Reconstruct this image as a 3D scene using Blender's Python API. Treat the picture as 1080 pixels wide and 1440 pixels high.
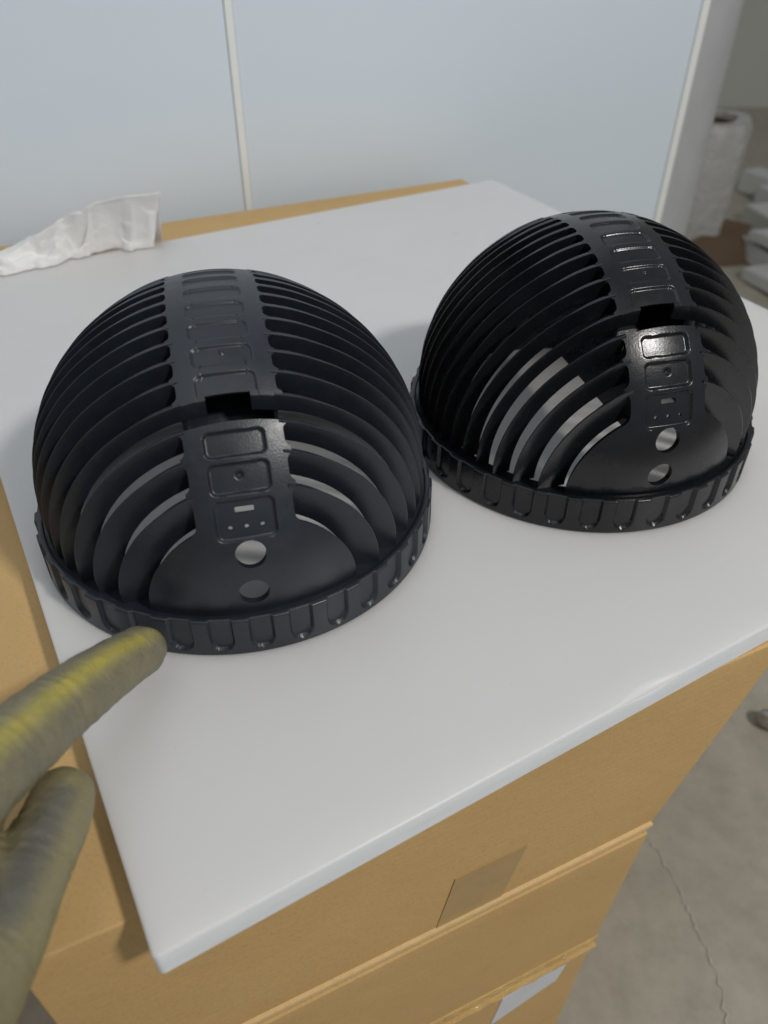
import bpy, bmesh, math, random
from mathutils import Vector, Matrix, noise

R = math.radians
scene = bpy.context.scene
for o in list(bpy.data.objects):
    bpy.data.objects.remove(o)
COL = scene.collection

# ------------------------------------------------------------------ camera, world, lamps
ZP = 0.542                     # height of the plastic sheet's top face above the floor
CAM_H = 0.2459                 # camera above the sheet
PITCH, ROLL, FPX = R(40.0), R(0.3), 1100.0   # FPX: focal length in photo pixels (1080 x 1440)

cp, sp = math.cos(PITCH), math.sin(PITCH)
fwd = Vector((0, cp, -sp)); up0 = Vector((0, sp, cp)); ri0 = Vector((1, 0, 0))
ri = ri0 * math.cos(ROLL) + up0 * math.sin(ROLL)
up = up0 * math.cos(ROLL) - ri0 * math.sin(ROLL)
CAM = Vector((0, 0, ZP + CAM_H))
cd = bpy.data.cameras.new('camera')
cd.sensor_fit = 'VERTICAL'; cd.sensor_height = 36.0; cd.sensor_width = 27.0
cd.lens = 36.0 * FPX / 1440.0
cd.clip_start = 0.01; cd.clip_end = 50
cd.dof.use_dof = True; cd.dof.focus_distance = 0.345; cd.dof.aperture_fstop = 9.5
cam = bpy.data.objects.new('camera', cd); COL.objects.link(cam)
m = Matrix((ri, up, -fwd)).transposed().to_4x4(); m.translation = CAM
cam.matrix_world = m
scene.camera = cam

world = bpy.data.worlds.new('World'); scene.world = world; world.use_nodes = True
bg = world.node_tree.nodes['Background']
bg.inputs[0].default_value = (0.90, 0.95, 1.0, 1); bg.inputs[1].default_value = 0.265

def lamp(name, loc, target, sx, sy, power, col):
    l = bpy.data.lights.new(name, 'AREA'); l.shape = 'RECTANGLE'; l.size = sx; l.size_y = sy
    l.energy = power; l.color = col
    o = bpy.data.objects.new(name, l); COL.objects.link(o); o.location = loc
    o.rotation_euler = (Vector(target) - Vector(loc)).to_track_quat('-Z', 'Y').to_euler()
    return o
lamp('ceiling_lamp', (1.12, -0.62, ZP + 1.52), (0, 0.32, ZP), 0.17, 0.17, 22.8, (1.0, 0.975, 0.935))
lamp('added_fill_light', (-0.35, -0.15, ZP + 1.95), (-0.2, 0.4, ZP), 1.3, 1.3, 4.3, (0.92, 0.96, 1.0))  # added overhead fill to lighten upward faces, not a known fixture

vs = scene.view_settings
vs.view_transform = 'Standard'; vs.look = 'None'; vs.exposure = 0.0; vs.gamma = 1.0; vs.use_curve_mapping = False
scene.render.resolution_x = 768; scene.render.resolution_y = 1024

# ------------------------------------------------------------------ helpers
def ray(px, py):
    return (ri * (px - 540) - up * (py - 720) + fwd * FPX)
def at(px, py, z):
    """point of the place at height z above the sheet that the photograph shows at px, py"""
    d = ray(px, py); t = (z - CAM_H) / d.z
    return CAM + d * t

def tag(o, label=None, cat=None, group=None, kind=None):
    if label: o['label'] = label
    if cat: o['category'] = cat
    if group: o['group'] = group
    if kind: o['kind'] = kind
    return o
def mesh_obj(name, me, mat=None, parent=None):
    o = bpy.data.objects.new(name, me); COL.objects.link(o)
    if mat and not me.materials: me.materials.append(mat)
    if parent: o.parent = parent
    return o
def from_py(name, V, F, smooth=False, fix=True, sharp=None):
    me = bpy.data.meshes.new(name); me.from_pydata([tuple(v) for v in V], [], F); me.update()
    if fix:
        bm = bmesh.new(); bm.from_mesh(me); bmesh.ops.recalc_face_normals(bm, faces=bm.faces); bm.to_mesh(me); bm.free()
    if smooth:
        me.shade_smooth()
        if sharp: me.set_sharp_from_angle(angle=R(sharp))
    return me
def empty(name, loc=(0, 0, 0), rz=0):
    o = bpy.data.objects.new(name, None); COL.objects.link(o); o.location = loc; o.rotation_euler = (0, 0, rz)
    o.empty_display_size = 0.02
    return o
def sst(a, b, x):
    t = max(0, min(1, (x - a) / (b - a))); return t * t * (3 - 2 * t)

class NT:
    def __init__(s, name):
        s.m = bpy.data.materials.new(name); s.m.use_nodes = True; s.t = s.m.node_tree; s.n = s.t.nodes
        s.b = s.n['Principled BSDF']
    def add(s, typ, **kw):
        n = s.n.new(typ)
        for k, v in kw.items():
            if k.startswith('_'): setattr(n, k[1:], v)
            else: n.inputs[k].default_value = v
        return n
    def link(s, a, b): s.t.links.new(a, b)
    def coord(s, scale=1.0, which='Object'):
        tc = s.add('ShaderNodeTexCoord'); mp = s.add('ShaderNodeMapping')
        mp.inputs['Scale'].default_value = (scale,) * 3 if not hasattr(scale, '__len__') else scale
        s.link(tc.outputs[which], mp.inputs['Vector']); return mp.outputs[0]
    def noise(s, vec, scale, detail=4, rough=0.55, dist=0):
        n = s.add('ShaderNodeTexNoise', Scale=scale, Detail=detail, Roughness=rough, Distortion=dist); s.link(vec, n.inputs['Vector']); return n.outputs['Fac']
    def ramp(s, fac, stops, interp='LINEAR'):
        r = s.add('ShaderNodeValToRGB'); r.color_ramp.interpolation = interp
        e = r.color_ramp.elements
        while len(e) < len(stops): e.new(0.5)
        for i, (p, c) in enumerate(stops):
            e[i].position = p; e[i].color = (*c, 1) if hasattr(c, '__len__') else (c, c, c, 1)
        s.link(fac, r.inputs[0]); return r.outputs[0]
    def mix(s, fac, a, b, mode='MIX'):
        n = s.add('ShaderNodeMix', _data_type='RGBA', _blend_type=mode)
        for sock, v in ((n.inputs[0], fac), (n.inputs[6], a), (n.inputs[7], b)):
            if hasattr(v, 'links'): s.link(v, sock)
            elif hasattr(v, '__len__'): sock.default_value = (*v, 1)
            else: sock.default_value = v
        return n.outputs[2]
    def bump(s, h, strength, dist, prev=None):
        n = s.add('ShaderNodeBump', Strength=strength, Distance=dist); s.link(h, n.inputs['Height'])
        if prev: s.link(prev, n.inputs['Normal'])
        return n.outputs[0]
    def col(s, v):
        if hasattr(v, 'links'): s.link(v, s.b.inputs['Base Color'])
        else: s.b.inputs['Base Color'].default_value = (*v, 1)
    def rough(s, v):
        if hasattr(v, 'links'): s.link(v, s.b.inputs['Roughness'])
        else: s.b.inputs['Roughness'].default_value = v
    def nrm(s, v): s.link(v, s.b.inputs['Normal'])

# ------------------------------------------------------------------ materials
def black_plastic(name, c, r0, r1, dust, spec=0.5):
    k = NT(name); v = k.coord()
    big = k.noise(v, 28, 5, 0.6); fine = k.noise(v, 1200, 2, 0.5); mid = k.noise(v, 160, 4, 0.6)
    base = k.mix(k.ramp(big, [(0.35, 0.0), (0.75, 1.0)]), c, tuple(x * 1.6 + 0.003 for x in c))
    base = k.mix(k.ramp(mid, [(0.55, 0.0), (0.85, dust)]), base, (0.10, 0.105, 0.11))
    k.col(base); k.rough(k.ramp(mid, [(0.3, r0), (0.7, r1)]))
    k.nrm(k.bump(fine, 0.15, 0.0004))
    k.b.inputs['Specular IOR Level'].default_value = spec
    return k.m
M_MATTE = black_plastic('matte_black_plastic', (0.0105, 0.0138, 0.0205), 0.34, 0.42, 0.10, 0.62)
M_GLOSS = black_plastic('satin_black_plastic', (0.0060, 0.0065, 0.0085), 0.23, 0.29, 0.03, 0.5)

k = NT('frosted_white_plastic'); v = k.coord()
n1 = k.noise(v, 6, 4); n2 = k.noise(v, 420, 3)
k.col(k.ramp(n1, [(0.3, (0.685, 0.672, 0.662)), (0.7, (0.715, 0.705, 0.695))]))
sm = k.noise(k.coord((5, 9, 5)), 2.2, 6, 0.7, 0.8)
dust = k.add('ShaderNodeTexVoronoi', Scale=95.0); k.link(v, dust.inputs['Vector'])
scr = k.noise(k.coord((9, 240, 9)), 1.0, 3, 0.6, 0.6)
base = k.ramp(n1, [(0.3, (0.685, 0.672, 0.662)), (0.7, (0.715, 0.705, 0.695))])
base = k.mix(k.ramp(sm, [(0.5, 0.0), (0.75, 0.35)]), base, (0.645, 0.635, 0.63))
base = k.mix(k.ramp(dust.outputs['Distance'], [(0.0, 0.55), (0.05, 0.0)]), base, (0.50, 0.48, 0.46))
k.col(base)
k.rough(k.ramp(sm, [(0.3, 0.27), (0.7, 0.46)])); k.nrm(k.bump(n2, 0.05, 0.0004, k.bump(scr, 0.04, 0.0006)))
k.b.inputs['Subsurface Weight'].default_value = 0.7; k.b.inputs['Subsurface Radius'].default_value = (1, 1, 1); k.b.inputs['Subsurface Scale'].default_value = 0.022
M_SHEET = k.m
k = NT('sheet_edge_glow'); v = k.coord((1, 1, 3))  # glow of the translucent edge, put into a whiter base colour
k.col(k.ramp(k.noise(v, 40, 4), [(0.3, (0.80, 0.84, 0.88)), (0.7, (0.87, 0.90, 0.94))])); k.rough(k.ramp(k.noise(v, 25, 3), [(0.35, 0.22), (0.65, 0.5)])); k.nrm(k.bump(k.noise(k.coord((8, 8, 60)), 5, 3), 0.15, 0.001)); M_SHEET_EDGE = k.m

def cardboard(name, a, b):
    k = NT(name); v = k.coord(); vs_ = k.coord((1, 1, 14))
    fib = k.noise(k.coord((60, 60, 500)), 1.0, 3, 0.6); blotch = k.noise(v, 9, 5, 0.6); speck = k.noise(v, 650, 3, 0.7)
    c = k.mix(k.ramp(blotch, [(0.3, 0.0), (0.7, 1.0)]), a, b)
    c = k.mix(k.ramp(speck, [(0.50, 0.0), (0.75, 0.34)]), c, tuple(x * 0.55 for x in a))
    c = k.mix(k.ramp(fib, [(0.45, 0.0), (0.85, 0.06)]), c, tuple(min(1, x * 1.35) for x in b))
    scr = k.noise(k.coord((14, 14, 160)), 1.0, 4, 0.65, 0.4)
    c = k.mix(k.ramp(scr, [(0.66, 0.0), (0.74, 0.35)]), c, tuple(min(1, x * 1.25) for x in b))
    scr2 = k.noise(k.coord((150, 150, 12)), 1.0, 3, 0.6, 0.5)
    c = k.mix(k.ramp(scr2, [(0.70, 0.0), (0.78, 0.30)]), c, tuple(x * 0.7 for x in a))
    wv = k.add('ShaderNodeTexWave', Scale=70.0, Distortion=0.4, Detail=1.0); wv.bands_direction = 'Z'; k.link(k.coord(), wv.inputs['Vector'])
    k.col(c); k.rough(0.66); k.nrm(k.bump(speck, 0.14, 0.0006, k.bump(wv.outputs['Fac'], 0.05, 0.0008, k.bump(blotch, 0.35, 0.006))))
    return k.m
M_CARD = cardboard('kraft_cardboard', (0.55, 0.350, 0.140), (0.615, 0.400, 0.165))
M_CARD2 = cardboard('kraft_cardboard_dull', (0.53, 0.335, 0.132), (0.59, 0.382, 0.156))

k = NT('painted_edge_highlight'); k.col(k.ramp(k.noise(k.coord(), 300, 3), [(0.3, (0.68, 0.49, 0.24)), (0.7, (0.76, 0.56, 0.29))])); k.rough(0.6); M_EDGE = k.m  # paler than the card, the highlight is put into the colour
k = NT('packing_tape'); k.col(k.ramp(k.noise(k.coord((8, 8, 8)), 6, 3), [(0.3, (0.40, 0.255, 0.098)), (0.7, (0.45, 0.29, 0.112))]))
k.rough(0.28); k.nrm(k.bump(k.noise(k.coord((25, 25, 25)), 1.6, 4), 0.2, 0.001)); M_TAPE = k.m
k = NT('clear_tape'); k.col((0.60, 0.40, 0.15)); k.rough(0.10); k.b.inputs['Coat Weight'].default_value = 0.6
k.nrm(k.bump(k.noise(k.coord((40, 40, 140)), 1.4, 5, 0.65), 0.9, 0.004)); M_CTAPE = k.m
k = NT('paper_label'); k.col(k.ramp(k.noise(k.coord(), 60, 3), [(0.3, (0.66, 0.68, 0.74)), (0.7, (0.72, 0.74, 0.80))])); k.rough(0.35); M_LABEL = k.m

k = NT('painted_wall_panel'); v = k.coord()
k.col(k.ramp(k.noise(v, 2.5, 4), [(0.3, (0.74, 0.825, 0.915)), (0.7, (0.76, 0.845, 0.93))])); k.rough(0.42); k.nrm(k.bump(k.noise(v, 14, 3), 0.06, 0.01)); M_WALL = k.m
k = NT('white_joint_sealant'); k.col(k.ramp(k.noise(k.coord(), 40, 3), [(0.3, (0.88, 0.90, 0.88)), (0.7, (0.92, 0.94, 0.92))])); k.rough(0.4); M_SEAL = k.m
k = NT('corner_profile_grey'); k.col(k.ramp(k.noise(k.coord(), 20, 4), [(0.3, (0.42, 0.43, 0.44)), (0.7, (0.47, 0.48, 0.49))])); k.rough(0.38); M_PROF = k.m
k = NT('far_wall_paint'); k.col(k.ramp(k.noise(k.coord(), 3, 4), [(0.3, (0.58, 0.58, 0.52)), (0.7, (0.62, 0.615, 0.56))])); k.rough(0.7); M_FAR = k.m

k = NT('concrete_floor'); v = k.coord()
b1 = k.noise(v, 3.5, 7, 0.65); b2 = k.noise(v, 26, 6, 0.7); b3 = k.noise(v, 240, 4, 0.7)
c = k.mix(k.ramp(b1, [(0.3, 0.0), (0.7, 1.0)]), (0.385, 0.355, 0.28), (0.49, 0.455, 0.37))
c = k.mix(k.ramp(b2, [(0.35, 0.0), (0.70, 0.65)]), c, (0.28, 0.255, 0.205))
c = k.mix(k.ramp(b3, [(0.62, 0.0), (0.78, 0.4)]), c, (0.62, 0.58, 0.50))
vor = k.add('ShaderNodeTexVoronoi', Scale=14.0); k.link(v, vor.inputs['Vector'])
c = k.mix(k.ramp(vor.outputs['Distance'], [(0.0, 0.95), (0.11, 0.0)]), c, (0.52, 0.49, 0.43))
k.col(c); k.rough(k.ramp(b2, [(0.3, 0.42), (0.7, 0.62)])); k.nrm(k.bump(b3, 0.2, 0.001)); M_FLOOR = k.m
k = NT('plaster_dust'); k.col((0.52, 0.48, 0.40)); k.rough(0.8); M_CRACK = k.m

k = NT('tissue_paper'); v = k.coord()
k.col(k.ramp(k.noise(v, 25, 4), [(0.3, (0.90, 0.89, 0.87)), (0.7, (0.93, 0.92, 0.90))])); k.rough(0.85); k.nrm(k.bump(k.noise(v, 130, 5, 0.7), 0.35, 0.003))
M_TISSUE = k.m

k = NT('rubber_glove'); v = k.coord()
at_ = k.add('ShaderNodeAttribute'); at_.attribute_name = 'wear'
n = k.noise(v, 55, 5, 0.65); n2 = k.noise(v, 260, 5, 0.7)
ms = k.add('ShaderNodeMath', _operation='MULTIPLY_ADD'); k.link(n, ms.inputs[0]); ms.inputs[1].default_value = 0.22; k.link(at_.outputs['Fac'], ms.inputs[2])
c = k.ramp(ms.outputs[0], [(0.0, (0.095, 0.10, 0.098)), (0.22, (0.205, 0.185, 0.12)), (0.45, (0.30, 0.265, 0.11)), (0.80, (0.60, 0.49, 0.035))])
c = k.mix(k.ramp(n2, [(0.60, 0.0), (0.80, 0.32)]), c, (0.42, 0.40, 0.32))
gr = k.noise(v, 420, 4, 0.75); c = k.mix(k.ramp(gr, [(0.60, 0.0), (0.72, 0.6)]), c, (0.07, 0.07, 0.06))
k.col(c); k.rough(k.ramp(n2, [(0.3, 0.34), (0.7, 0.58)]))
k.nrm(k.bump(k.noise(k.coord((60, 60, 60)), 3.0, 6, 0.65, 1.2), 0.42, 0.0020, k.bump(n2, 0.15, 0.0006)))
k.b.inputs['Subsurface Weight'].default_value = 0.15; k.b.inputs['Subsurface Radius'].default_value = (1, .8, .3); k.b.inputs['Subsurface Scale'].default_value = 0.003
M_GLOVE = k.m

k = NT('white_film'); v = k.coord()
k.col(k.ramp(k.noise(v, 9, 5), [(0.3, (0.44, 0.43, 0.41)), (0.7, (0.54, 0.53, 0.50))])); k.rough(0.4); k.nrm(k.bump(k.noise(v, 16, 4), 0.6, 0.03)); M_FILM = k.m
k = NT('white_foam'); k.col((0.60, 0.60, 0.57)); k.rough(0.7); M_FOAM = k.m
k = NT('brown_paper_core'); k.col((0.13, 0.085, 0.05)); k.rough(0.8); M_BROWN = k.m
k = NT('grey_metal'); k.col((0.42, 0.40, 0.37)); k.rough(0.3); k.b.inputs['Metallic'].default_value = 0.7; M_METAL = k.m

# ------------------------------------------------------------------ setting: floor, partition wall, far wall
UA = R(25.0)                                    # cartons and partition wall run along this direction
U = Vector((math.cos(UA), math.sin(UA), 0)); V = Vector((-math.sin(UA), math.cos(UA), 0))
def uv(u, v, z): return U * u + V * v + Vector((0, 0, z))

me = from_py('floor', [(-4, -3, 0), (6, -3, 0), (6, 6, 0), (-4, 6, 0)], [(0, 1, 2, 3)])
floor = tag(mesh_obj('floor', me, M_FLOOR), 'grey concrete floor beside the cartons', kind='structure')

def prism(name, pts, z0, z1, mat, parent=None, bevel=0.0):
    n = len(pts)
    Vv = [Vector((p.x, p.y, z0)) for p in pts] + [Vector((p.x, p.y, z1)) for p in pts]
    F = [tuple(range(n))[::-1], tuple(range(n, 2 * n))] + [(i, (i + 1) % n, n + (i + 1) % n, n + i) for i in range(n)]
    me = from_py(name, Vv, F)
    if bevel:
        bm = bmesh.new(); bm.from_mesh(me); bmesh.ops.bevel(bm, geom=list(bm.edges), offset=bevel, segments=2, affect='EDGES', profile=0.7); bm.to_mesh(me); bm.free(); me.shade_smooth(); me.set_sharp_from_angle(angle=R(40))
    return mesh_obj(name, me, mat, parent)

WV = 0.765                                      # wall plane
wall = tag(empty('wall'), kind='structure')
wall['label'] = 'pale blue partition wall of smooth panels with white joints'
def wrect(name, u0, u1, v0, v1, z0, z1, mat, bev=0.0):
    return prism(name, [uv(u0, v0, 0), uv(u1, v0, 0), uv(u1, v1, 0), uv(u0, v1, 0)], z0, z1, mat, wall, bev)
wrect('panel', -1.4, 0.2045, WV, WV + 0.05, 0.0, 2.4, M_WALL, 0.0012)
wrect('panel', 0.2125, 0.733, WV, WV + 0.05, 0.0, 2.4, M_WALL, 0.0012)
wrect('joint_strip', 0.2050, 0.2120, WV - 0.0015, WV + 0.04, 0.0, 2.4, M_SEAL, 0.001)
wrect('joint_strip', 0.7335, 0.7435, WV - 0.002, WV + 0.04, 0.0, 2.4, M_SEAL, 0.001)
pts = []
RC = 0.13
for i in range(25):
    a = R(90 * i / 24); pts.append(uv(0.744 + RC * math.sin(a), WV + 0.003 + RC * (1 - math.cos(a)), 0))
pts += [uv(0.744 + RC, WV + 0.3, 0), uv(0.744, WV + 0.3, 0)]
o = prism('corner_profile', pts, 0.0, 2.4, M_PROF, wall); o.data.shade_smooth(); o.data.set_sharp_from_angle(angle=R(30))

me = from_py('far_wall', [(-4, 3.3, 0), (6, 3.75, 0), (6, 3.75, 2.6), (-4, 3.3, 2.6)], [(0, 1, 2, 3)])
tag(mesh_obj('far_wall', me, M_FAR), 'olive grey wall at the far end of the room', kind='structure')

# pale crack filler line and dust on the floor
random.seed(4)
path = [at(912, 1178, -ZP), at(935, 1215, -ZP), at(955, 1255, -ZP), at(968, 1285, -ZP), at(985, 1315, -ZP), at(1000, 1355, -ZP), at(1012, 1375, -ZP), at(1022, 1440, -ZP), at(1040, 1560, -ZP)]
fine = []
for a, b in zip(path[:-1], path[1:]):
    for i in range(6):
        p = a.lerp(b, i / 6); fine.append(p + Vector((random.uniform(-.0024, .0024), random.uniform(-.0024, .0024), 0)))
VV, FF = [], []
for i, p in enumerate(fine):
    d = (fine[min(i + 1, len(fine) - 1)] - fine[max(i - 1, 0)]).normalized(); n = Vector((-d.y, d.x, 0))
    w = random.uniform(0.0002, 0.0011)
    VV += [Vector((p.x, p.y, 0.0015)) + n * w, Vector((p.x, p.y, 0.0015)) - n * w]
    if i: FF.append((2 * i - 2, 2 * i - 1, 2 * i + 1, 2 * i))
mesh_obj('crack_line', from_py('crack_line', VV, FF), M_CRACK, floor)

# ------------------------------------------------------------------ cartons
def carton_mesh(name, u0, u1b, u1t, v0, v1, z0, z1, bulge=0.0, bev=0.0012, seed=0):
    bm = bmesh.new()
    c = [uv(u0, v0, z0), uv(u1b, v0, z0), uv(u1b, v1, z0), uv(u0, v1, z0), uv(u0, v0, z1), uv(u1t, v0, z1), uv(u1t, v1, z1), uv(u0, v1, z1)]
    vs = [bm.verts.new(p) for p in c]
    for f in ((3, 2, 1, 0), (4, 5, 6, 7), (0, 1, 5, 4), (1, 2, 6, 5), (2, 3, 7, 6), (3, 0, 4, 7)): bm.faces.new([vs[i] for i in f])
    bmesh.ops.bevel(bm, geom=list(bm.edges), offset=bev, segments=3, affect='EDGES', profile=0.6)
    long_e = [e for e in bm.edges if e.calc_length() > 0.05]
    bmesh.ops.subdivide_edges(bm, edges=long_e, cuts=10, use_grid_fill=True)
    for v in bm.verts:
        q = v.co * 9 + Vector((seed * 7.3, 0, 0))
        v.co += Vector((noise.noise(q), noise.noise(q + Vector((5, 1, 2))), 0)) * bulge
    bmesh.ops.recalc_face_normals(bm, faces=bm.faces)
    me = bpy.data.meshes.new(name); bm.to_mesh(me); bm.free(); me.shade_smooth(); me.set_sharp_from_angle(angle=R(35))
    return me
def carton(label, dims, mat, seed, group='cardboard cartons under the white sheet', bulge=0.0003):
    u0, u1b, u1t, v0, v1, z0, z1 = dims
    base = uv((u0 + u1b) / 2, (v0 + v1) / 2, z0)
    e = tag(empty('cardboard_carton', base), label, 'carton', group)
    me = carton_mesh('carton_body', *dims, bulge=bulge, seed=seed)
    for v in me.vertices: v.co -= base
    mesh_obj('carton_body', me, mat, e)
    return e, base
TOP = ZP - 0.012
zA = TOP - 0.129; zC = zA - 0.129; zD = zC - 0.129
cA, bA = carton('kraft cardboard carton right under the sheet, topmost of the front stack', (-0.062, 0.216, 0.256, 0.130, 0.44, zA + 0.0006, TOP - 0.0006), M_CARD, 1)
cC, bC = carton('kraft cardboard carton second from the top of the front stack', (-0.064, 0.204, 0.211, 0.1265, 0.44, zC + 0.0006, zA), M_CARD2, 2)
cD, bD = carton('cardboard carton with the white paper label, third in the front stack', (-0.06, 0.204, 0.2055, 0.128, 0.44, zD + 0.0006, zC), M_CARD, 3)
cE, bE = carton('cardboard carton on the floor at the bottom of the front stack', (-0.06, 0.203, 0.204, 0.128, 0.44, 0.001, zD), M_CARD2, 4)
cB, bB = carton('tall cardboard carton behind the front stack, against the pale wall', (-0.30, 0.432, 0.432, 0.448, 0.738, 0.001, TOP - 0.0006), M_CARD, 5, bulge=0.0008)

def strip(name, parent, base, quad, thick, mat, wr=0.0, nx=24, ny=4, seed=0):
    """thin strip lying on a carton's front face; quad in (u, z) corners: bl, br, tr, tl"""
    VV, FF = [], []
    for lay in (0, 1):
        for j in range(ny + 1):
            for i in range(nx + 1):
                a, b = i / nx, j / ny
                u = (quad[0][0] * (1 - a) + quad[1][0] * a) * (1 - b) + (quad[3][0] * (1 - a) + quad[2][0] * a) * b
                z = (quad[0][1] * (1 - a) + quad[1][1] * a) * (1 - b) + (quad[3][1] * (1 - a) + quad[2][1] * a) * b
                h = thick * lay + (wr * max(0, noise.noise(Vector((u * 130, z * 300, seed)))) if lay else -0.0015)
                VV.append(uv(u, quad[4] - h, z) - base)
    N = (nx + 1) * (ny + 1); idx = lambda l, i, j: l * N + j * (nx + 1) + i
    for l in (0, 1):
        for j in range(ny):
            for i in range(nx): FF.append((idx(l, i, j), idx(l, i + 1, j), idx(l, i + 1, j + 1), idx(l, i, j + 1)))
    for i in range(nx):
        FF.append((idx(0, i, 0), idx(0, i + 1, 0), idx(1, i + 1, 0), idx(1, i, 0))); FF.append((idx(0, i, ny), idx(0, i + 1, ny), idx(1, i + 1, ny), idx(1, i, ny)))
    for j in range(ny):
        FF.append((idx(0, 0, j), idx(0, 0, j + 1), idx(1, 0, j + 1), idx(1, 0, j))); FF.append((idx(0, nx, j), idx(0, nx, j + 1), idx(1, nx, j + 1), idx(1, nx, j)))
    return mesh_obj(name, from_py(name, VV, FF, smooth=True, sharp=40), mat, parent)

def face_uz(px, py, v):
    d = ray(px, py); t = v / d.dot(V); p = CAM + d * t; return (p.dot(U), p.z)
# folded brown tape patch on the top carton's front
tl = face_uz(640, 1236, .130); tr = face_uz(741, 1188, .130); br = face_uz(702, 1266, .130); bl = face_uz(612, 1312, .130)
zb = zA + 0.002
strip('tape', cA, bA, ((bl[0], zb), (br[0], zb), tr, tl, 0.1297), 0.00012, M_TAPE, 0.0002, 20, 20, 3)
# clear tape strip over the joint of the second and third carton, and its loose end at the corner
strip('clear_tape', cC, bC, ((0.03, zC + 0.0012), (0.204, zC + 0.0012), (0.205, zC + 0.010), (0.03, zC + 0.014), 0.126), 0.0004, M_CTAPE, 0.0012, 120, 8, 8)
strip('flap_edge', cC, bC, ((0.03, zC + 0.0008), (0.2035, zC + 0.0008), (0.2035, zC + 0.0028), (0.03, zC + 0.0028), 0.126), 0.0028, M_CTAPE, 0.0012, 90, 3, 11)
strip('label', cD, bD, (face_uz(689, 1440, .128), face_uz(781, 1377, .128), face_uz(803, 1343, .128), face_uz(706, 1404, .128), 0.1277), 0.0004, M_LABEL, 0.0)
# highlight on the top carton's bottom flap edge, painted as a paler strip
strip('flap_edge', cA, bA, ((-0.06, zA + 0.0010), (0.2145, zA + 0.0010), (0.2145, zA + 0.0034), (-0.06, zA + 0.0034), 0.1297), 0.0015, M_EDGE, 0.0002, 60, 3, 5)
# torn corners that stick out sideways
def torn(name, parent, base, u, z, s):
    P = [uv(u - .012, .1255, z - .004 * s), uv(u + .004, .1255, z + .001), uv(u + .013 * s, .129, z + .004 * s), uv(u + .012 * s, .135, z + .0055 * s), uv(u - .004, .1295, z + .004), uv(u - .012, .1275, z + .002)]
    VV = [p - base for p in P] + [p - base + Vector((0, 0, .0012)) for p in P]
    n = len(P)
    FF = [tuple(range(n)), tuple(range(n, 2 * n))] + [(i, (i + 1) % n, n + (i + 1) % n, n + i) for i in range(n)]
    return mesh_obj(name, from_py(name, VV, FF), M_CARD2, parent)
torn('torn_corner', cC, bC, 0.200, zC + 0.003, 0.5)

# ------------------------------------------------------------------ white plastic sheet
PA = R(29.8)
PU = Vector((math.cos(PA), math.sin(PA), 0)); PV = Vector((-math.sin(PA), math.cos(PA), 0))
P0 = Vector((-0.0664, 0.0901, 0)); LU, LV, TH = 0.507, 0.537, 0.012
def sheet():
    # perimeter with rounded corners, profile of top rounding varies along the edge
    per = []
    rc = 0.002
    def edge(a, b, n):
        for i in range(n): per.append((a[0] + (b[0] - a[0]) * i / n, a[1] + (b[1] - a[1]) * i / n))
    def arc(cx, cy, a0):
        for i in range(6):
            a = R(a0 + 90 * i / 6); per.append((cx + rc * math.cos(a), cy + rc * math.sin(a)))
    arc(rc, rc, 180); edge((rc, 0), (LU - rc, 0), 220); arc(LU - rc, rc, 270); edge((LU, rc), (LU, LV - rc), 40)
    arc(LU - rc, LV - rc, 0); edge((LU - rc, LV), (rc, LV), 40); arc(rc, LV - rc, 90); edge((0, LV - rc), (0, rc), 120)
    n = len(per); VV = []; FF = []
    ctr = Vector((LU / 2, LV / 2, 0))
    rows = 7
    for i, (x, y) in enumerate(per):
        px, py = per[i - 1]; qx, qy = per[(i + 1) % n]
        d = Vector((qx - px, qy - py, 0)).normalized(); nn = Vector((d.y, -d.x, 0))
        w = noise.noise(Vector((x * 22, y * 22, 3.1))); w2 = noise.noise(Vector((x * 70, y * 70, 9.1)))
        rt = 0.0008 + 0.0007 * max(0, w)                      # top rounding
        front = 1.0 if y < 0.001 else 0.25
        # a melted dip in the long front edge
        dip = math.exp(-((x - 0.196) / 0.012) ** 2) * (1 if y < 0.001 else 0)
        rt += 0.003 * dip
        prof = []
        for j in range(5):
            a = R(90 * j / 4); prof.append((-rt + rt * math.sin(a), -rt + rt * math.cos(a)))
        prof += [(0.0003 * w2 * front, -TH * 0.6), (0.0, -TH)]
        for (off, z) in prof:
            p = Vector((x, y, z)) + nn * off
            VV.append(p)
    for i in range(n):
        for j in range(rows - 1):
            FF.append((i * rows + j, ((i + 1) % n) * rows + j, ((i + 1) % n) * rows + j + 1, i * rows + j + 1))
    FF.append(tuple(i * rows for i in range(n))); FF.append(tuple(i * rows + rows - 1 for i in range(n)))
    return VV, FF
VV, FF = sheet()
so = mesh_obj('plastic_sheet', from_py('plastic_sheet', VV, FF, smooth=True, sharp=50), M_SHEET)
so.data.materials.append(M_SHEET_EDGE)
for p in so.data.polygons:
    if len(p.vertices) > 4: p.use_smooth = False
    elif abs(p.normal.z) < 0.5: p.material_index = 1           # edge coloured whiter to paint light glowing through the sheet
so.location = P0 + Vector((0, 0, ZP)); so.rotation_euler = (0, 0, PA)
tag(so, 'thick frosted white plastic sheet lying on the cartons', 'plastic sheet')

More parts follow.
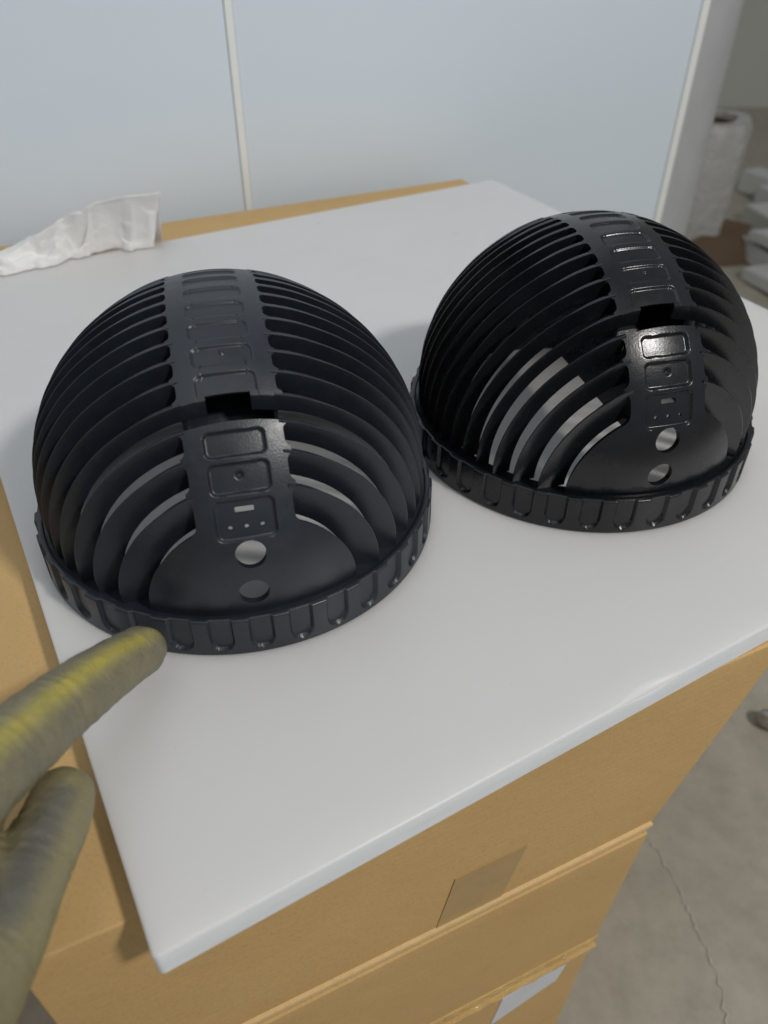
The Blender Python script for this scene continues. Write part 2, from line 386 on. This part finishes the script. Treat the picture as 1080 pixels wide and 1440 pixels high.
# ------------------------------------------------------------------ black ribbed domes (built in mm, front = -Y)
RS, ZC = 87.2, 27.4
TAU = math.atan(0.105); CT, ST = math.cos(TAU), math.sin(TAU)
def sp_(s): return s * 0.9945
PITCHS = sp_(8.15); S0 = sp_(74.2); HW = sp_(3.07); RFIL = 1.9; BW = 18.0
SLOTS = [S0 - PITCHS * i for i in range(19)]
CAPF = S0 + HW; CAPB = SLOTS[-1] - HW
def tilt(x, s, z):            # tilted frame (x, s, z') -> local mm with y forward
    return (x, s * CT + z * ST, -s * ST + z * CT)
def to_local(x, y, z):        # -> metres, front = -Y, origin on the sheet under the centre
    return Vector((x, -y, z + ZC)) * 0.001
def half_width(s):
    if s >= CAPF or s <= CAPB: return BW + RFIL
    best = BW + RFIL
    for i, c in enumerate(SLOTS):
        ds = abs(s - c)
        if ds < HW:
            if i == 3: return BW            # the latch slot: no fillets
            e = HW - ds
            best = BW if e >= RFIL else BW + RFIL - math.sqrt(max(0, RFIL ** 2 - (RFIL - e) ** 2))
    return best
def edge_x(th, r):
    x = BW
    sn = math.sin(th)
    for _ in range(3):
        s = math.sqrt(r * r - x * x) * sn; x = half_width(s)
    for cap in (CAPF, CAPB):
        if sn * cap > 0 and abs(sn) * r > abs(cap):
            rho = cap / sn
            if rho < r: x = max(x, math.sqrt(r * r - rho * rho))
    return x
def rrect(x, y, hx, hy, r):
    dx, dy = abs(x) - hx + r, abs(y) - hy + r
    return math.hypot(max(dx, 0), max(dy, 0)) + min(max(dx, dy), 0) - r
PADS = [(40.4, 46.3), (48.1, 55.3), (57.0, 67.0), (25.8, 33.5), (18.0, 23.3)] + [(10.2 - 7.75 * i, 15.4 - 7.75 * i) for i in range(14)]
HOLES = [('c', 0.0, 71.2, 5.9), ('c', -0.7, 82.8, 5.95), ('r', 0.0, 59.4, (3.6, 1.15, 0.5)), ('c', -6.1, 63.9, 0.85), ('c', 0.0, 63.9, 0.85), ('c', 6.0, 63.9, 0.85)]
DEG = RS * math.pi / 180
def depth(x, thd):
    d = 0.0
    for a, b in PADS:
        if a - 2 < thd < b + 2:
            f = rrect(x, (thd - (a + b) / 2) * DEG, 10.9, (b - a) / 2 * DEG, 2.2)
            d = max(d, (1.5 if a > 38 else 0.9) * sst(0.55, -0.55, f))
    q = math.hypot(x, (thd - 51.0) * DEG)
    if q < 3: d += 1.3 * sst(2.0, 0.2, q)
    q = math.hypot(x, (thd - 19.8) * DEG)
    if q < 3: d -= 0.7 * sst(1.2, 0.3, q)
    return d
def hole_sdf(x, thd):
    best = (9, None)
    for h in HOLES:
        y = (thd - h[2]) * DEG
        f = math.hypot(x - h[1], y) - h[3] if h[0] == 'c' else rrect(x - h[1], y, *h[3])
        if f < best[0]: best = (f, h)
    return best
def shell(name, lo, hi, nrow, thick=2.6):
    """lo(x), hi(x): limits of the angle (deg) about the X axis"""
    NI, NO = 84, 12
    cols = [('o', -1, j / NO) for j in range(NO, 0, -1)] + [('i', -17 + 34 * i / NI, 0) for i in range(NI + 1)] + [('o', 1, j / NO) for j in range(1, NO + 1)]
    nc = len(cols); grid = []
    for r_ in range(nrow + 1):
        t = r_ / nrow; row = []
        for c in cols:
            x = c[1] if c[0] == 'i' else c[1] * 17.0
            for _ in range(2 if c[0] == 'o' else 1):
                thd = lo(x) + (hi(x) - lo(x)) * t
                if c[0] == 'o': x = c[1] * (17 + (edge_x(R(thd), RS) - 17) * c[2])
            row.append([x, thd])
        grid.append(row)
    # holes: drop quads inside, snap the rim of the opening on to its outline
    keep = [[hole_sdf((grid[r_][c][0] + grid[r_ + 1][c + 1][0]) / 2, (grid[r_][c][1] + grid[r_ + 1][c + 1][1]) / 2)[0] > 0 for c in range(nc - 1)] for r_ in range(nrow)]
    for r_ in range(nrow + 1):
        for c in range(nc):
            adj = [keep[a][b] for a in (r_ - 1, r_) for b in (c - 1, c) if 0 <= a < nrow and 0 <= b < nc - 1]
            if any(adj) and not all(adj):
                x, thd = grid[r_][c]
                for _ in range(3):
                    f = hole_sdf(x, thd)[0]; e = 0.02
                    gx = (hole_sdf(x + e, thd)[0] - f) / e; gy = (hole_sdf(x, thd + e / DEG)[0] - f) / e
                    g = max(1e-3, gx * gx + gy * gy); x -= f * gx / g; thd -= f * gy / g / DEG
                grid[r_][c] = [x, thd]
    VV = []
    for lay in (0, 1):
        for row in grid:
            for x, thd in row:
                r = RS - (depth(x, thd) if lay == 0 else thick)
                k_ = r / RS; rho = math.sqrt(RS * RS - x * x) * k_; xx = x * k_; th = R(thd)
                VV.append(to_local(*tilt(xx, rho * math.sin(th), rho * math.cos(th))))
    N = (nrow + 1) * nc; FF = []; cnt = {}
    for r_ in range(nrow):
        for c in range(nc - 1):
            if keep[r_][c]:
                q = (r_ * nc + c, r_ * nc + c + 1, (r_ + 1) * nc + c + 1, (r_ + 1) * nc + c)
                FF.append(q); FF.append(tuple(i + N for i in reversed(q)))
                for a, b in zip(q, q[1:] + q[:1]):
                    cnt[(min(a, b), max(a, b))] = cnt.get((min(a, b), max(a, b)), 0) + 1
    for (a, b), k_ in cnt.items():
        if k_ == 1: FF.append((a, b, b + N, a + N))
    used = sorted({i for f in FF for i in f}); mp = {o: n for n, o in enumerate(used)}
    return from_py(name, [VV[i] for i in used], [tuple(mp[i] for i in f) for f in FF], smooth=True, sharp=48)

asd = lambda s, x: math.degrees(math.asin(min(1, s / math.sqrt(RS * RS - x * x))))
me_front = shell('front_panel', lambda x: asd(sp_(54.0), x), lambda x: 93.0, 220)
me_band = shell('top_band', lambda x: -103.0, lambda x: asd(sp_(45.0 if abs(x) < 8.1 else 46.5), x), 560)

ZRIM = 19.0
def rim_mesh():
    NA = 36 * 32
    # (radius, z in mm from the sheet, recess weight)
    RR = 92.0
    prof = [(RR - 2.4, 0.0, 0), (RR - 0.4, 0.0, 0), (RR, 0.5, 0)] + [(RR - 0.2 * i / 30, 0.5 + 17.9 * i / 30, 1) for i in range(1, 31)] + [(RR - .4, ZRIM - 0.2, 0.6), (RR - .9, ZRIM, 0.45), (RR - 2.2, ZRIM + 0.1, 0.1), (RR - 3.4, ZRIM - 0.2, 0), (RR - 3.8, ZRIM - 1.4, 0), (86.5, ZRIM - 1.6, 0), (81.4, ZRIM - 1.3, 0), (80.8, ZRIM - 2, 0), (80.8, ZRIM - 4.0, 0), (87.0, ZRIM - 5.0, 0), (88, ZRIM - 6, 0), (RR - 2.6, 0.4, 0)]
    VV, FF = [], []; n = len(prof)
    for i in range(NA):
        a = 2 * math.pi * i / NA
        loc = ((math.degrees(a) + 5) % 10) - 5
        xx = loc * math.pi / 180 * 92
        for (r, z, w) in prof:
            if w:
                # tongue-shaped recess, open at the top, round at the bottom
                cz = 7.4; hx = 4.5
                f = (math.hypot(xx, z - cz) - hx) if z < cz else abs(xx) - hx
                r -= 1.6 * w * sst(0.35, -0.35, f)
            VV.append(Vector((r * math.cos(a), r * math.sin(a), z)) * 0.001)
    for i in range(NA):
        j = (i + 1) % NA
        for k_ in range(n):
            l = (k_ + 1) % n
            FF.append((i * n + k_, j * n + k_, j * n + l, i * n + l))
    return from_py('rim', VV, FF, smooth=True, sharp=42)
me_rim = rim_mesh()

def rib_mesh(c, side):
    FD = 7.6 if c > 57 else 6.9 if c > 49 else 5.9 if c > 41 else 7.6
    Ro = math.sqrt((RS - 0.03) ** 2 - c * c); Ri = math.sqrt(max(9.0, (RS - FD) ** 2 - c * c))
    zend = ZRIM - 1.5 - ZC
    zp = lambda s: (zend + s * ST) / CT
    def arc(r, n):
        a0 = math.asin(min(0.98, 17.0 / r)); a1 = math.acos(max(-1, min(1, zp(c) / r)))
        a1 = max(a1, a0 + 0.02)
        return [a0 + (a1 - a0) * i / n for i in range(n + 1)]
    n = 40
    sec = [(0.8, -0.38), (0.15, 0.15), (0, 0.55), (0.3, 0.85), ('in', 0.55), ('in', -0.55), (2.3, -0.85)]
    ao, ai = arc(Ro, n), arc(Ri, n)
    VV, FF = [], []
    for i in range(n + 1):
        for (d, h) in sec:
            blend = 0.0 if i == 0 else sst(0.03, 0.32, i / n)      # the rib runs flush into the band
            r, a = (Ri, ai[i]) if d == 'in' else (Ro - d * (0.04 + 0.96 * blend), ao[i])
            hh_ = h if d == 'in' else h * (1 + 0.20 * (1 - blend)) if abs(h) > 0.8 else h * (1 + 0.65 * (1 - blend)) if h > 0.5 else h * (1 + 1.4 * (1 - blend)) if h < 0 else h
            VV.append(to_local(*tilt(side * r * math.sin(a), c + hh_, r * math.cos(a))))
    m_ = len(sec)
    for i in range(n):
        for k_ in range(m_):
            l = (k_ + 1) % m_
            FF.append((i * m_ + k_, (i + 1) * m_ + k_, (i + 1) * m_ + l, i * m_ + l))
    FF.append(tuple(range(m_))); FF.append(tuple(n * m_ + k_ for k_ in range(m_)))
    return from_py('rib', VV, FF, smooth=True, sharp=30)
me_ribs = []
for i in range(18):
    c = (SLOTS[i] + SLOTS[i + 1]) / 2
    for side in (-1, 1): me_ribs.append(rib_mesh(c, side))

def flange_mesh(side):
    """inner longitudinal wall under the band, bottom edge 50 mm above the sheet"""
    zb = 50 - ZC; r = math.sqrt((RS - 1.6) ** 2 - 17.5 ** 2)
    ymax = math.sqrt(r * r - zb * zb)
    n = 160; VV, FF = [], []
    for (x) in (16.2, 17.6):
        for i in range(n + 1):
            y = -ymax + 2 * ymax * i / n; y = max(-ymax + .05, min(ymax - .05, y))
            zt = math.sqrt(max(0, r * r - y * y)); sy = y * CT - zt * ST
            if sp_(45.2) < sy < sp_(55.5): zt -= 15
            VV += [to_local(side * x, y, zb), to_local(side * x, y, max(zb + .3, zt))]
    N = 2 * (n + 1)
    for l in (0, 1):
        for i in range(n): FF.append((l * N + 2 * i, l * N + 2 * i + 2, l * N + 2 * i + 3, l * N + 2 * i + 1))
    for i in range(n):
        FF.append((2 * i, 2 * i + 2, N + 2 * i + 2, N + 2 * i)); FF.append((2 * i + 1, 2 * i + 3, N + 2 * i + 3, N + 2 * i + 1))
    FF.append((0, 1, N + 1, N)); FF.append((2 * n, 2 * n + 1, N + 2 * n + 1, N + 2 * n))
    return from_py('inner_wall', VV, FF)
me_fl = [flange_mesh(-1), flange_mesh(1)]

def patch_mesh(name, x0, x1, s0, s1, r0, r1):
    """curved block between two radii (latch shelf, crossing rib pieces)"""
    nx, ns = 8, 6; VV, FF = [], []
    for r in (r0, r1):
        for j in range(ns + 1):
            for i in range(nx + 1):
                x = x0 + (x1 - x0) * i / nx; s = s0 + (s1 - s0) * j / ns
                VV.append(to_local(*tilt(x, s, math.sqrt(r * r - x * x - s * s))))
    N = (nx + 1) * (ns + 1); ix = lambda l, i, j: l * N + j * (nx + 1) + i
    for l in (0, 1):
        for j in range(ns):
            for i in range(nx): FF.append((ix(l, i, j), ix(l, i + 1, j), ix(l, i + 1, j + 1), ix(l, i, j + 1)))
    for i in range(nx):
        for j in (0, ns): FF.append((ix(0, i, j), ix(0, i + 1, j), ix(1, i + 1, j), ix(1, i, j)))
    for j in range(ns):
        for i in (0, nx): FF.append((ix(0, i, j), ix(0, i, j + 1), ix(1, i, j + 1), ix(1, i, j)))
    return from_py(name, VV, FF)
me_shelf = patch_mesh('latch_shelf', -17.2, 17.2, sp_(4.0), sp_(51.0), RS - 21.0, RS - 23.0)
me_lip = [patch_mesh('latch_lip', a, b, sp_(44.6), sp_(46.45), RS - 0.2, RS - 5.6) for a, b in ((-18.2, -8.1), (8.1, 18.2))]

def dome(loc, rz, mat, label):
    e = tag(empty('ribbed_dome_cover', loc, rz), label, 'dome cover', 'black ribbed dome covers on the sheet')
    def part(me):
        if not me.materials: me.materials.append(None)
        o = mesh_obj(me.name.split('.')[0], me, None, e)
        o.material_slots[0].link = 'OBJECT'; o.material_slots[0].material = mat
        return o
    part(me_rim); part(me_front); part(me_band); part(me_shelf)
    for q in me_lip + me_fl + me_ribs: part(q)
    return e
dome((-0.0692, 0.2946, ZP + 0.0003), R(13.6), M_MATTE, 'dull blue-black ribbed plastic dome cover nearest the gloved hand')
dome((0.1054, 0.3698, ZP + 0.0003), R(14.2), M_GLOSS, 'glossier deep black ribbed plastic dome cover farther from the gloved hand')

# ------------------------------------------------------------------ gloved hand
def hand():
    chains = []
    def chain(pts, wear, n=10):
        # Catmull-Rom through (Vector, radius)
        P = [pts[0]] + pts + [pts[-1]]; out = []
        for i in range(1, len(P) - 2):
            for j in range(n):
                t = j / n
                f = lambda a, b, c, d: 0.5 * ((2 * b) + (c - a) * t + (2 * a - 5 * b + 4 * c - d) * t * t + (3 * b - a - 3 * c + d) * t ** 3)
                out.append((f(P[i-1][0], P[i][0], P[i+1][0], P[i+2][0]), f(P[i-1][1], P[i][1], P[i+1][1], P[i+2][1])))
        out.append(pts[-1]); chains.append((out, wear)); return out
    idx = [(at(-160, 1215, .062), .0138), (at(-75, 1138, .056), .0124), (at(0, 1068, .047), .0119), (at(74, 1002, .037), .0113), (at(138, 953, .028), .0103), (at(184, 924, .0205), .0092), (at(201, 914, .0182), .0084)]
    thb = [(at(-150, 1560, .048), .0178), (at(-85, 1450, .040), .0150), (at(-22, 1362, .033), .0119), (at(12, 1292, .029), .0112), (at(47, 1216, .025), .0106), (at(79, 1148, .022), .0098), (at(90, 1119, .021), .0087)]
    chain(idx, 'index'); chain(thb, 'thumb')
    k1 = idx[0][0]; th0 = thb[0][0]
    chain([(at(-120, 1300, .048), .016), (at(-85, 1245, .040), .0110), (at(-42, 1196, .032), .0065)], 'palm')
    wrist = Vector((-0.285, -0.02, ZP + 0.085))
    pal = (k1 + th0) / 2
    mid0 = k1 + Vector((-0.022, 0.006, 0.002)); rng0 = mid0 + Vector((-0.020, 0.000, -0.001)); pky0 = rng0 + Vector((-0.018, -0.006, -0.003))
    fd = Vector((0.55, 0.80, 0)).normalized()
    for b, L, r in ((mid0, 1.0, .0125), (rng0, .93, .012), (pky0, .76, .0105)):
        chain([(b, r + .001), (b + fd * .024 * L + Vector((0, 0, -.006)), r), (b + fd * .033 * L + Vector((0, 0, -.026)), r * .95), (b + fd * .022 * L + Vector((0, 0, -.040)), r * .9), (b + fd * .008 * L + Vector((0, 0, -.038)), r * .8)], 'curl')
    for b in (k1, mid0, rng0, pky0):
        chain([(wrist + (b - wrist) * 0.12 + (b - pal) * 0.25, .021), (wrist.lerp(b, .55) + (b - pal) * .1, .0175), (b, .0145)], 'palm')
    chain([(wrist.lerp(th0, .2), .022), (wrist.lerp(th0, .6), .020), (th0, .0172)], 'palm')
    chain([(wrist + Vector((-.12, -.20, .03)), .040), (wrist + Vector((-.05, -.09, .012)), .032), (wrist, .027), (wrist.lerp(pal, .4), .023)], 'palm')
    # signed distance of all round-cone segments on a grid, then surface nets
    import numpy as np
    h = 0.0014
    allp = [(p, r) for pts, _ in chains for p, r in pts]
    lo = np.array([min(p[i] - r for p, r in allp) - 3 * h for i in range(3)])
    hi = np.array([max(p[i] + r for p, r in allp) + 3 * h for i in range(3)])
    N = np.ceil((hi - lo) / h).astype(int) + 1
    field = np.full(N, 1.0, dtype=np.float32)
    for pts, kind in chains:
        kk = 0.004 if kind == 'palm' else 0.0012
        for (p, r), (q, s) in zip(pts[:-1], pts[1:]):
            m_ = max(r, s) + 0.008
            i0 = np.maximum(0, np.floor((np.minimum(p, q) - m_ - lo) / h).astype(int)); i1 = np.minimum(N, np.ceil((np.maximum(p, q) + m_ - lo) / h).astype(int) + 1)
            X, Y, Z = np.meshgrid(*[lo[i] + h * np.arange(i0[i], i1[i]) for i in range(3)], indexing='ij')
            d = np.array(q - p); L2 = max(1e-12, float(d @ d))
            t = np.clip(((X - p[0]) * d[0] + (Y - p[1]) * d[1] + (Z - p[2]) * d[2]) / L2, 0, 1)
            dist = np.sqrt((X - p[0] - t * d[0]) ** 2 + (Y - p[1] - t * d[1]) ** 2 + (Z - p[2] - t * d[2]) ** 2) - (r + (s - r) * t)
            sub = field[i0[0]:i1[0], i0[1]:i1[1], i0[2]:i1[2]]
            e = np.clip(kk - np.abs(sub - dist), 0, None) / kk
            sub[...] = np.minimum(sub, dist) - e * e * kk * 0.25 * (sub < 0.5)
    ins = field < 0
    c = [ins[x:N[0] - 1 + x, y:N[1] - 1 + y, z:N[2] - 1 + z] for x in (0, 1) for y in (0, 1) for z in (0, 1)]
    cnt = sum(q.astype(np.int8) for q in c); act = (cnt > 0) & (cnt < 8)
    ids = np.full(act.shape, -1, dtype=np.int64); cells = np.argwhere(act); ids[act] = np.arange(len(cells))
    acc = np.zeros((len(cells), 3)); num = np.zeros(len(cells)); offs = [(x, y, z) for x in (0, 1) for y in (0, 1) for z in (0, 1)]
    val = [field[cells[:, 0] + o_[0], cells[:, 1] + o_[1], cells[:, 2] + o_[2]] for o_ in offs]
    for i in range(8):
        for j in range(i + 1, 8):
            if sum(abs(a_ - b_) for a_, b_ in zip(offs[i], offs[j])) != 1: continue
            m_ = (val[i] < 0) != (val[j] < 0); t = np.where(m_, val[i] / np.where(m_, val[i] - val[j], 1), 0)
            pt = np.array(offs[i])[None, :] + t[:, None] * (np.array(offs[j]) - np.array(offs[i]))[None, :]
            acc[m_] += pt[m_]; num[m_] += 1
    vert = lo + h * (cells + acc / num[:, None])
    faces = []
    for ax in range(3):
        b1, b2 = (ax + 1) % 3, (ax + 2) % 3
        sl0 = [slice(1, -1)] * 3; sl1 = [slice(1, -1)] * 3; sl0[ax] = slice(1, -2); sl1[ax] = slice(2, -1)
        A, Bq = ins[tuple(sl0)], ins[tuple(sl1)]
        e = np.argwhere(A != Bq) + 1; flip = A[A != Bq]
        def cid(d1, d2):
            k_ = e.copy(); k_[:, b1] -= d1; k_[:, b2] -= d2; return ids[k_[:, 0], k_[:, 1], k_[:, 2]]
        q = np.stack([cid(1, 1), cid(0, 1), cid(0, 0), cid(1, 0)], 1)
        q[~flip] = q[~flip][:, ::-1]; faces.append(q)
    faces = np.concatenate(faces); faces = faces[(faces >= 0).all(1)]
    vsm = vert
    for _ in range(4):                                        # light smoothing
        acc = np.zeros_like(vsm); num = np.zeros(len(vsm))
        for k_ in range(4):
            for nb in (faces[:, (k_ + 1) % 4], faces[:, (k_ + 3) % 4]):
                np.add.at(acc, faces[:, k_], vsm[nb]); np.add.at(num, faces[:, k_], 1)
        vsm = 0.4 * vsm + 0.6 * acc / np.maximum(1, num)[:, None]
    out = bpy.data.meshes.new('gloved_hand'); out.from_pydata(vsm.tolist(), [], faces.tolist()); out.update()
    # wear: 1 where the yellow rubber shows, 0 where it is greyed; ridges follow each finger
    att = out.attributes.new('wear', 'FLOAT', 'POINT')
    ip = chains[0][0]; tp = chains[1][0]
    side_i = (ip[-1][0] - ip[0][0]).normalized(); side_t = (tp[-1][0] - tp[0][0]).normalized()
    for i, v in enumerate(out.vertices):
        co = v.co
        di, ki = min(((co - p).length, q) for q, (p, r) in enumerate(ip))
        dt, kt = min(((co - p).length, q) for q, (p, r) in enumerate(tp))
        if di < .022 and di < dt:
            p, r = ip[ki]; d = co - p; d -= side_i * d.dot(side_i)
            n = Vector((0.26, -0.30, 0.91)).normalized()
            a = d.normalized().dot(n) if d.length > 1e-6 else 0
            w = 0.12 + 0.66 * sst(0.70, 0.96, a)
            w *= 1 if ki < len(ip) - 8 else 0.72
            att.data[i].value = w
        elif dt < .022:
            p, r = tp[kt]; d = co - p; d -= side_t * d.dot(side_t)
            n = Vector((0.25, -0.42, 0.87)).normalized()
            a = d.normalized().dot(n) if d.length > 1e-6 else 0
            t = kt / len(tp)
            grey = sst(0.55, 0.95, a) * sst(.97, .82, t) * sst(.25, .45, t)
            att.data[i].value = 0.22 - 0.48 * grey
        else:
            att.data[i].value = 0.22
    # tiny wrinkles in the loose rubber
    nrm = [n_.vector.copy() for n_ in out.vertex_normals]
    def crease(co):
        d = 0.0
        for jc, ax in joints:                     # folds of loose rubber across each joint
            q = (co - jc); along = q.dot(ax)
            if q.length < 0.024:
                wob = along + 0.0016 * noise.noise(co * 160)
                d += -0.00055 * max(0, math.sin(wob * 1500)) * math.exp(-(along / 0.0055) ** 2)
        return d
    joints = [(idx[3][0], (idx[4][0] - idx[2][0]).normalized()), (idx[2][0], (idx[3][0] - idx[1][0]).normalized()), (thb[4][0], (thb[5][0] - thb[3][0]).normalized()), (thb[2][0], (thb[3][0] - thb[1][0]).normalized())]
    new = [v.co + n_ * (0.0005 * noise.noise(v.co * 120) + 0.0003 * noise.noise(v.co * 330) + crease(v.co)) for v, n_ in zip(out.vertices, nrm)]
    out.vertices.foreach_set('co', [c_ for p in new for c_ in p]); out.update()
    out.shade_smooth()
    o = mesh_obj('gloved_hand', out, M_GLOVE)
    return tag(o, 'hand in a worn yellow-grey rubber glove, forefinger pointing at the near dome', 'hand')
hand()

# ------------------------------------------------------------------ crumpled tissue at the back of the sheet
def tissue():
    front = [(-60, 402), (0, 389), (45, 381), (90, 367), (127, 357), (172, 352), (217, 348)]
    top = [(-60, 385), (0, 366), (40, 335), (86, 307), (127, 288), (172, 276), (226, 271)]
    hz = [.004, .009, .020, .034, .045, .050, .050]
    def lerp(L, t):
        f = t * (len(L) - 1); i = min(int(f), len(L) - 2); w = f - i; w = w * w * (3 - 2 * w) * 0.5 + w * 0.5
        if isinstance(L[0], tuple): return tuple(a * (1 - w) + b * w for a, b in zip(L[i], L[i + 1]))
        return L[i] * (1 - w) + L[i + 1] * w
    nx, ny = 130, 90; VV, FF = [], []
    for j in range(ny + 1):
        t = j / ny
        for i in range(nx + 1):
            s = i / nx
            jx = 5 * noise.noise(Vector((s * 9, 4.4, 0))) + 2 * noise.noise(Vector((s * 22, 8.4, 0)))
            fp = lerp(front, s); a = at(fp[0], fp[1] + jx * (0.3 + 0.7 * (s < 0.9)), 0.0004)
            b = at(*lerp(top, s), lerp(hz, s) + 0.0025 * noise.noise(Vector((s * 6, 1.1, 0))))
            c = b + Vector((-0.02, 0.05, 0)); c.z = ZP - 0.009
            if t < 0.62:
                w = t / 0.62; p = a.lerp(b, w); p.z += 0.007 * math.sin(math.pi * w) - 0.010 * w * (1 - w) * (1 - s)
            else:
                w = (t - 0.62) / 0.38; p = b.lerp(c, w); p.z += 0.006 * math.sin(math.pi * w)
            q = Vector((s * 4.6 + t * 1.1, t * 2.2 - s * 0.8, 2.6))
            rdg = 1 - abs(noise.noise(q)) * 2.6; rdg2 = 1 - abs(noise.noise(q * 2.6 + Vector((3, 1, 0)))) * 2; rdg3 = noise.noise(q * 6)
            amp = sst(0.0, 0.16, t) * (0.35 + 0.65 * sst(0.66, 0.42, t))
            # one deep tuck that runs up from the front edge
            tk = math.exp(-((s - 0.56 - 0.16 * t) / 0.022) ** 2) * sst(0.02, 0.2, t) * sst(0.62, 0.35, t)
            p += Vector((0.1, -0.5, 0.8)) * ((0.0070 * rdg + 0.0045 * rdg2 + 0.0014 * rdg3 - 0.006) * amp - 0.013 * tk)
            p.z = max(p.z, ZP + 0.0004 + 0.0008 * amp) if t < 0.62 else max(p.z, ZP - 0.011)
            VV.append(p)
    for j in range(ny):
        for i in range(nx): FF.append((j * (nx + 1) + i, j * (nx + 1) + i + 1, (j + 1) * (nx + 1) + i + 1, (j + 1) * (nx + 1) + i))
    o = mesh_obj('crumpled_tissue', from_py('crumpled_tissue', VV, FF, smooth=True), M_TISSUE)
    md = o.modifiers.new('thick', 'SOLIDIFY'); md.thickness = 0.0003; md.offset = 1
    return tag(o, 'crumpled white tissue paper on the back edge of the sheet', 'tissue')
tissue()

# ------------------------------------------------------------------ things on the floor beyond the wall
def revolve(name, prof, n, mat, parent=None, wob=0.0):
    VV, FF = [], []; m_ = len(prof)
    for i in range(n):
        a = 2 * math.pi * i / n
        for (r, z) in prof:
            rr = r * (1 + wob * noise.noise(Vector((math.cos(a) * 2, math.sin(a) * 2, z * 9))))
            VV.append((rr * math.cos(a), rr * math.sin(a), z))
    for i in range(n):
        j = (i + 1) % n
        for k_ in range(m_ - 1): FF.append((i * m_ + k_, j * m_ + k_, j * m_ + k_ + 1, i * m_ + k_ + 1))
    return mesh_obj(name, from_py(name, VV, FF, smooth=True, sharp=40), mat, parent)
def at_y(px, py, y):
    d = ray(px, py); return CAM + d * (y / d.y)
bp = at(985, 352, -ZP); tp_ = at_y(1016, 168, bp.y + 0.02)
roll = tag(empty('film_roll', (tp_.x - 0.02, bp.y + 0.05, 0)), 'upright roll of whitish plastic film standing on the far floor', 'film roll')
hh = tp_.z
revolve('film', [(0.0, 0.002), (0.095, 0.002), (0.10, 0.02), (0.10, hh - 0.02), (0.092, hh), (0.062, hh), (0.062, 0.02)], 40, M_FILM, roll, 0.16)
revolve('core', [(0.0615, 0.02), (0.0615, hh - 0.012), (0.052, hh - 0.012), (0.052, hh * 0.5), (0.0, hh * 0.5)], 40, M_BROWN, roll)

def slab(px0, py0, px1, py1, w, th, z0, label, mat, bend=0.0, seed=1):
    a = at(px0, py0, z0 - ZP); b = at(px1, py1, z0 - ZP); d = b - a; L = d.length; d.normalize(); n_ = Vector((-d.y, d.x, 0))
    nx = 12; VV, FF = [], []
    for i in range(nx + 1):
        s = i / nx; lift = bend * math.sin(math.pi * s) + 0.004 * noise.noise(Vector((s * 3, seed, 0)))
        for (o_, h) in ((0, 0), (w, 0), (w, th), (0, th)):
            VV.append(a + d * L * s + n_ * o_ + Vector((0, 0, h + lift)))
    for i in range(nx):
        for k_ in range(4):
            l = (k_ + 1) % 4; FF.append((i * 4 + k_, (i + 1) * 4 + k_, (i + 1) * 4 + l, i * 4 + l))
    FF += [(0, 1, 2, 3), tuple(nx * 4 + q for q in range(4))]
    me = from_py('foam_board', VV, FF)
    bm = bmesh.new(); bm.from_mesh(me); bmesh.ops.bevel(bm, geom=[e for e in bm.edges if e.is_manifold and e.calc_face_angle(0) > 0.6], offset=0.003, segments=2, affect='EDGES'); bm.to_mesh(me); bm.free(); me.shade_smooth(); me.set_sharp_from_angle(angle=R(40))
    o = mesh_obj('foam_board', me, mat)
    return tag(o, label, 'foam board', 'white foam boards on the far floor')
slab(1022, 352, 1150, 440, 0.10, 0.05, 0.002, 'nearest white foam board lying on the far floor', M_FOAM, 0.0, 1)
slab(1040, 312, 1170, 395, 0.10, 0.05, 0.002, 'middle white foam board lying on the far floor', M_FOAM, 0.0, 2)
slab(1058, 285, 1180, 345, 0.09, 0.05, 0.002, 'farthest white foam board lying on the far floor', M_FOAM, 0.0, 3)
slab(1035, 268, 1170, 318, 0.08, 0.06, 0.002, 'small white foam board lying behind the other boards', M_FOAM, 0.0, 4)
slab(1048, 338, 1180, 415, 0.12, 0.025, 0.055, 'thin bowed white foam board lying across the others', M_FOAM, 0.012, 5)
slab(1040, 392, 1180, 480, 0.07, 0.03, 0.002, 'narrow white foam strip on the floor just beyond the far dome', M_FOAM, 0.006, 6)
# a dark brown scrap of carton between roll and boards
a = at(1000, 372, -ZP)
VV = [Vector((a.x - .05, a.y - .03, .003)), Vector((a.x + .10, a.y - .0, .003)), Vector((a.x + .12, a.y + .10, .06)), Vector((a.x - .03, a.y + .12, .085)), Vector((a.x - .06, a.y + .05, .05)), Vector((a.x + .09, a.y + .03, .045))]
VV2 = [p + Vector((0, 0.004, 0.004)) for p in VV]
FF = [(0, 1, 5, 4), (4, 5, 2, 3), (6, 7, 11, 10), (10, 11, 8, 9), (0, 1, 7, 6), (1, 5, 11, 7), (5, 2, 8, 11), (2, 3, 9, 8), (3, 4, 10, 9), (4, 0, 6, 10)]
o = mesh_obj('cardboard_scrap', from_py('cardboard_scrap', VV + VV2, FF), M_BROWN)
tag(o, 'folded dark brown cardboard scrap beside the film roll', 'cardboard scrap')

# grey metal handle end that reaches in from the right, on the floor
a = at(1064, 1008, -ZP + 0.012); b = at(1230, 1050, -ZP + 0.012)
d = (b - a); L = d.length
o = revolve('metal_tube', [(0.0, 0.0), (0.006, 0.0015), (0.0105, 0.006), (0.012, 0.014), (0.0125, 0.03), (0.0135, 0.08), (0.0135, L), (0.0, L)], 28, M_METAL)
o.location = Vector((a.x, a.y, 0.0137)); o.rotation_euler = Vector((d.x, d.y, 0)).to_track_quat('Z', 'Y').to_euler()
tag(o, 'rounded end of a grey metal tube lying on the floor', 'metal tube')
